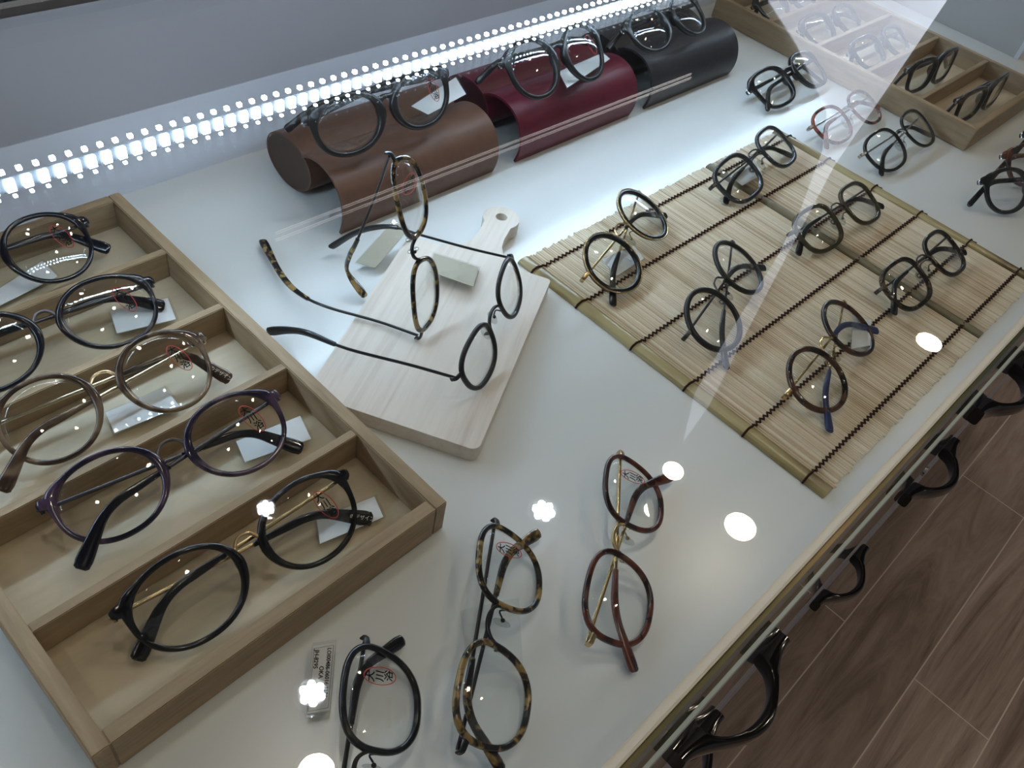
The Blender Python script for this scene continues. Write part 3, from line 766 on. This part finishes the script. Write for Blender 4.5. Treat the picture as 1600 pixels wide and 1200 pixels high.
FIT = {
'G1': ('panto', [0.1108, 0.5151, 0.0212, -0.3351, 1.0166, 0.006, 0.027, 0.0251, 0.0154], [[1.579, -0.012, 0.766], [1.545, -0.009, 0.593]]),
'G2': ('panto', [0.1098, 0.4264, 0.021, -0.0787, 1.0033, 0.0045, 0.0295, 0.0241, 0.0129], [[1.561, -0.02, 0.586], [1.55, -0.013, 0.591]]),
'G3': ('panto', [0.1129, 0.3596, 0.0216, -0.0841, 1.0491, 0.0305, 0.0264, 0.0256, 0.0144], [[1.589, 0.004, 1.014], [1.639, 0.135, 0.623]]),
'G4': ('panto', [0.117, 0.2965, 0.0214, -0.0692, 1.0596, 0.038, 0.0286, 0.0239, 0.0152], [[1.617, 0.087, 0.749], [1.649, 0.133, 0.617]]),
'G5': ('panto', [0.1149, 0.2162, 0.0232, 0.0036, 0.8762, -0.0065, 0.0292, 0.0238, 0.0133], [[1.622, 0.074, 0.581], [1.563, 0.03, 0.635]]),
'G6': ('octo', [0.0964, 0.0945, 0.0162, 0.7785, 0.9903, 0.0024, 0.0264, 0.0234, 0.0149], [[1.593, -0.007, 0.791], [1.547, -0.011, 0.592]]),
'G7': ('octo', [0.1904, 0.1065, 0.0165, 0.6826, 0.9967, 0.0029, 0.0257, 0.0239, 0.0201], [[1.627, 0.078, 0.611], [1.586, -0.029, 0.976]]),
'G8': ('octo', [0.2844, 0.0985, 0.0142, 0.5809, 1.135, 0.0118, 0.0267, 0.0235, 0.0196], [[1.649, 0.117, 0.673], [1.605, 0.089, 0.481]]),
'M1': ('round', [0.5074, 0.2851, 0.0178, 0.3669, 1.1688, 0.0155, 0.0275, 0.0266, 0.0203], [[1.613, 0.076, 0.671], [1.583, 0.151, 0.272]]),
'M2': ('round', [0.523, 0.1956, 0.0172, 0.3491, 1.1749, 0.0082, 0.028, 0.0264, 0.0181], [[1.631, 0.094, 0.693], [1.604, 0.208, 0.254]]),
'M3': ('round', [0.5384, 0.1055, 0.0155, 0.2021, 1.2378, 0.0055, 0.0277, 0.026, 0.0178], [[1.633, 0.065, 0.856], [1.613, 0.2, 0.313]]),
'M4': ('square', [0.7103, 0.2898, 0.0183, 0.1274, 1.1565, 0.0287, 0.0281, 0.0228, 0.0239], [[1.598, 0.02, 0.841], [1.565, 0.054, 0.343]]),
'M5': ('square', [0.7069, 0.1961, 0.0165, -0.0308, 1.1433, 0.0107, 0.0266, 0.0218, 0.019], [[1.606, 0.018, 0.686], [1.578, 0.015, 0.517]]),
'M6': ('square', [0.7068, 0.1087, 0.0163, -0.0113, 1.1851, 0.0168, 0.0262, 0.0223, 0.0205], [[1.603, 0.026, 0.577], [1.595, 0.02, 0.619]]),
'D1': ('square', [0.8988, 0.3698, 0.0158, 0.0097, 1.1316, 0.0293, 0.0279, 0.0242, 0.0186], [[1.587, -0.025, 1.185], [1.606, 0.072, 0.607]]),
'D2': ('octo', [0.8951, 0.2906, 0.0132, -0.005, 1.1603, 0.0155, 0.0266, 0.0223, 0.0169], [[1.578, -0.021, 0.584], [1.619, 0.051, 0.676]]),
'D3': ('octo', [0.9052, 0.2299, 0.0149, 0.0218, 1.1212, 0.0185, 0.0297, 0.0229, 0.0174], [[1.597, 0.011, 0.75], [1.595, 0.095, 0.435]]),
'R2': ('square', [1.0829, 0.4222, 0.019, -0.032, 1.035, 0.0084, 0.026, 0.0216, 0.0168], [[1.568, -0.023, 0.583], [1.56, -0.018, 0.587]]),
'R3': ('square', [1.0889, 0.3545, 0.019, -0.032, 1.035, 0.0084, 0.026, 0.0216, 0.0168], [[1.568, -0.023, 0.583], [1.56, -0.018, 0.587]]),
'R4': ('square', [1.0602, 0.28, 0.0265, -0.0607, 0.12, -0.007, 0.0261, 0.0205, 0.0049], [[1.525, 0.043, 0.63], [1.524, 0.053, 0.636]]),
'R5': ('square', [1.0611, 0.2133, 0.0259, -0.0389, 0.082, 0.0025, 0.0269, 0.02, 0.0109], [[1.526, 0.046, 0.632], [1.526, 0.045, 0.632]]),
'C1': ('panto', [0.3913, 0.4541, 0.0756, -0.0143, 0.3867, 0.0413, 0.0294, 0.0229, 0.01], [[1.49, 0.099, 0.666], [1.5, 0.072, 0.647]]),
'C2': ('panto', [0.5861, 0.4515, 0.0728, -0.0105, 0.7405, 0.0053, 0.0266, 0.0263, 0.0117], [[1.486, 0.047, 0.632], [1.481, 0.053, 0.635]]),
'C3': ('panto', [0.7628, 0.4616, 0.0672, 0.0526, 0.962, 0.0007, 0.0279, 0.0236, 0.0136], [[1.522, 0.006, 0.604], [1.508, 0.015, 0.61]]),
'E1': ('panto', [0.929, 0.0988, 0.0206, -0.4761, 0.682, 0.0006, 0.0259, 0.023, 0.0159], [[1.486, -0.028, 0.58], [1.548, -0.001, 0.704]]),
'E2': ('panto', [1.0044, 0.1064, 0.0206, -0.4761, 0.682, 0.0006, 0.0259, 0.023, 0.0159], [[1.486, -0.028, 0.58], [1.548, -0.001, 0.704]]),
'E3': ('panto', [1.0755, 0.1119, 0.0206, -0.4761, 0.682, 0.0006, 0.0259, 0.023, 0.0159], [[1.486, -0.028, 0.58], [1.548, -0.001, 0.704]]),
'R1': ('square', [1.0829, 0.4915, 0.019, -0.032, 1.035, 0.0084, 0.026, 0.0216, 0.0168], [[1.568, -0.023, 0.583], [1.56, -0.018, 0.587]]),
}
GT = 'eyeglasses in the left wooden tray'; GM = 'eyeglasses on the bamboo mat'; GR = 'eyeglasses in the right wooden tray'
GF = 'eyeglasses on the bare white deck, front'; GD = 'eyeglasses on the bare white deck, right'; GC = 'eyeglasses standing on the leather cases'
def put(key, style, colr, metal, label, group, **kw):
    shape, p, T = FIT[key]
    x, y, z, yaw, tilt, roll, a, b, d = p
    return glasses(((x, y, z+0.0004), frameM(yaw, tilt, roll)), shape, a, b, d, style, colr, metal, label, group, temples=T, **kw)
def lift(key, dz, dx=0.0, dy=0.0):
    q = FIT[key][1]; k = dz/(H-q[2]); q[0] += -q[0]*k+dx; q[1] += -q[1]*k+dy; q[2] += dz
FIT['G1'][1][3] = -.05; lift('G1', .005, -.0018, -.0125); lift('G2', .0045); lift('G3', .0045); lift('G4', .0065, 0, -.003)

for k_ in ('C1','C2','C3'): FIT[k_][2][0][:] = [1.44, -.06, .42]; FIT[k_][2][1][:] = [1.44, -.06, .42]
lift('C1', .0055); lift('C2', .0055); lift('C3', .0058, .004); lift('R4', 0, .004); lift('D3', 0, -.004); lift('M2', .001)
TEXT = [('LOI00486-06016 1101', .07, .25, .25), ('OKA', .33, .53, .27), ('JH-8295', .07, .80, .27)]
put('G1', 'A', 'navy_acetate', 'gunmetal', 'round black eyeglasses in the rearmost compartment of the left tray', GT, tags=[([(-30,470),(66,408),(90,432),(-5,480)], .010)])
put('G2', 'A', 'navy_acetate', 'gunmetal', 'round black eyeglasses with dark metal bridge, second compartment from the back of the left tray', GT,
    tags=[([(172,487),(262,466),(275,499),(183,521)], .010)])
put('G3', 'A', 'brown_acetate', 'pale_gold_metal', 'round translucent brown eyeglasses in the middle compartment of the left tray', GT, tiptext=True,
    tags=[([(165,645),(257,606),(281,635),(179,677)], .010)])
put('G4', 'A', 'purple_acetate', 'gunmetal', 'round dark purple eyeglasses in the second compartment from the front of the left tray', GT, tipc='navy_acetate',
    tags=[([(369,690),(469,650),(486,686),(383,722)], .011)])
put('G5', 'A', 'black_acetate', 'gold_metal', 'round black eyeglasses with gold metal bridge in the front compartment of the left tray', GT, tiptext=True,
    tags=[([(495,812),(585,776),(599,808),(500,850)], .008)])
put('G6', 'B', 'black_acetate', 'black_metal', 'black rounded eyeglasses with a printed white tag, at the bottom edge beside the left tray', GF,
    tags=[([(524,1004),(515,1110),(480,1116),(489,1010)], .006, 'white_card', TEXT)])
put('G7', 'B', 'yellow_tortoise', 'black_metal', 'yellow and black tortoiseshell eyeglasses lying at the front of the white deck', GF,
    tags=[([(722,958),(808,938),(814,1043),(735,1050)], .008, None)])
put('G8', 'B', 'wine_acetate', 'gold_metal', 'dark red-brown eyeglasses with gold bridge on the front deck beside the mat', GF,
    tags=[([(960,778),(1000,750),(1012,808),(965,790)], .006, None)])
put('M1', 'M', 'black_acetate', 'gold_metal', 'round black eyeglasses with gold outer rims, rear left on the bamboo mat', GM, outer='gold_metal', sticker=False,
    tags=[([(940,406),(990,384),(1006,404),(964,431)], .008)])
put('M2', 'M', 'matte_black', 'gunmetal', 'round matte black eyeglasses, middle of the left row on the bamboo mat', GM, sticker=False, tipc='slate_acetate')
put('M3', 'M', 'umber_acetate', 'gold_metal', 'round brown eyeglasses with blue temple tips, front left on the bamboo mat', GM, sticker=False, tipc='blue_tip',
    tags=[([(1333,496),(1361,500),(1360,540),(1330,545)], .008)])
put('M4', 'M', 'slate_acetate', 'gunmetal', 'dark slate squarish eyeglasses at the rear right of the bamboo mat', GM, bridge2=True, sticker=False, tipc='black_acetate',
    tags=[([(1141,276),(1178,252),(1192,272),(1160,290)], .008)])
put('M5', 'M', 'olive_acetate', 'gunmetal', 'olive green squarish eyeglasses, middle of the right row on the bamboo mat', GM, bridge2=True, sticker=False, tipc='black_acetate')
put('M6', 'M', 'dark_tortoise', 'gunmetal', 'near-black squarish eyeglasses at the front right of the bamboo mat', GM, bridge2=True, sticker=False, tipc='black_acetate')
FIT['D1'][1][2] += .0015; FIT['D3'][1][2] += .0013; FIT['R4'][1][0] += .003
put('D1', 'F', 'black_acetate', 'steel', 'black square acetate eyeglasses between the charcoal case and the right tray', GD, sticker=False)
put('D2', 'B', 'red_tortoise', 'steel', 'red tortoiseshell eyeglasses beside the right tray, behind the black pair', GD, sticker=False)
put('D3', 'B', 'black_acetate', 'steel', 'black eyeglasses with silver bridge between mat and right tray', GD, sticker=False)
put('R1', 'F', 'black_acetate', 'steel', 'dark eyeglasses with silver hinges in the rearmost compartment of the right tray', GR, sticker=False)
put('R2', 'F', 'black_acetate', 'steel', 'black square eyeglasses in the second compartment from the back of the right tray', GR, sticker=False)
put('R3', 'F', 'slate_acetate', 'steel', 'grey-black eyeglasses in the middle compartment of the right tray', GR, sticker=False)
put('R4', 'F', 'black_acetate', 'steel', 'thick black eyeglasses in the second compartment from the front of the right tray', GR, sticker=False)
put('R5', 'F', 'dark_tortoise', 'steel', 'dark tortoiseshell eyeglasses in the front compartment of the right tray', GR, sticker=False)
put('C1', 'F', 'smoke_acetate', 'steel', 'thick dark brown eyeglasses standing on the brown leather case', GC, tags=[([(643,166),(712,121),(728,147),(669,179)], .062)])
put('C2', 'F', 'matte_black', 'steel', 'thick black eyeglasses standing on the dark red leather case', GC, tags=[([(873,112),(942,83),(953,92),(886,137)], .060)])
put('C3', 'F', 'matte_black', 'steel', 'dark eyeglasses standing on the charcoal case', GC, sticker=False)
put('E1', 'F', 'black_acetate', 'steel', 'black acetate eyeglasses at the right edge, nearest of the three beyond the mat', GD, sticker=False)
put('E2', 'F', 'wine_acetate', 'steel', 'dark red acetate eyeglasses at the right edge, middle of three', GD, sticker=False)
put('E3', 'F', 'black_acetate', 'steel', 'black acetate eyeglasses at the right edge, farthest of three', GD, sticker=False)
# the two opened pairs on the cutting board
p = [0.3339, 0.2639, 0.0339, -0.4518, -0.2096, 0.4739, 0.0232, 0.0184, 0.021]
M2 = rodr(p[3:6]); hx = p[8]/2+2*p[6]+.002
h = [M2@np.array([s*hx, WR*hx*hx+.003, p[7]*.42])+np.array(p[:3]) for s in (-1, 1)]
glasses((p[:3], M2), 'octo', p[6], p[7], p[8], 'B', 'matte_black', 'black_metal', 'black eyeglasses standing open on the cutting board, temples towards the left tray', 'open eyeglasses on the cutting board',
        wtemples=[[h[0], pt(640,570,.027), pt(543,545,.022), pt(482,521,.019), pt(450,516,.012), pt(418,518,.004)],
                  [h[1], pt(733,388,.044), pt(660,368,.045), pt(610,354,.042), pt(560,362,.026), pt(516,387,.006)]],
        sticker=False, tags=[([(678,396),(748,418),(739,448),(671,424)], (.0145,.0145,.0195,.0195), 'tan_card')])
p = [0.3073, 0.3173, 0.0735, 0.0161, -1.4207, 0.5856, 0.0260, 0.0186, 0.0142]
M1 = rodr(p[3:6]); hx = p[8]/2+2*p[6]+.002
h = [M1@np.array([s*hx, WR*hx*hx+.003, p[7]*.42])+np.array(p[:3]) for s in (-1, 1)]
glasses((p[:3], M1), 'octo', p[6], p[7], p[8], 'B', 'yellow_tortoise', 'black_metal', 'tortoiseshell eyeglasses standing on end on the cutting board, temples spread', 'open eyeglasses on the cutting board',
        wtemples=[[h[0], pt(590,502,.0150), pt(512,480,.0150), pt(470,460,.011), pt(440,430,.008), pt(410,375,.005)],
                  [h[1], pt(588,302,.092), pt(557,378,.048), pt(546,400,.032), pt(543,425,.016), pt(571,464,.004)]],
        tags=[([(556,410),(613,347),(640,356),(586,419)], (.006,.022,.022,.006), 'tan_card')])
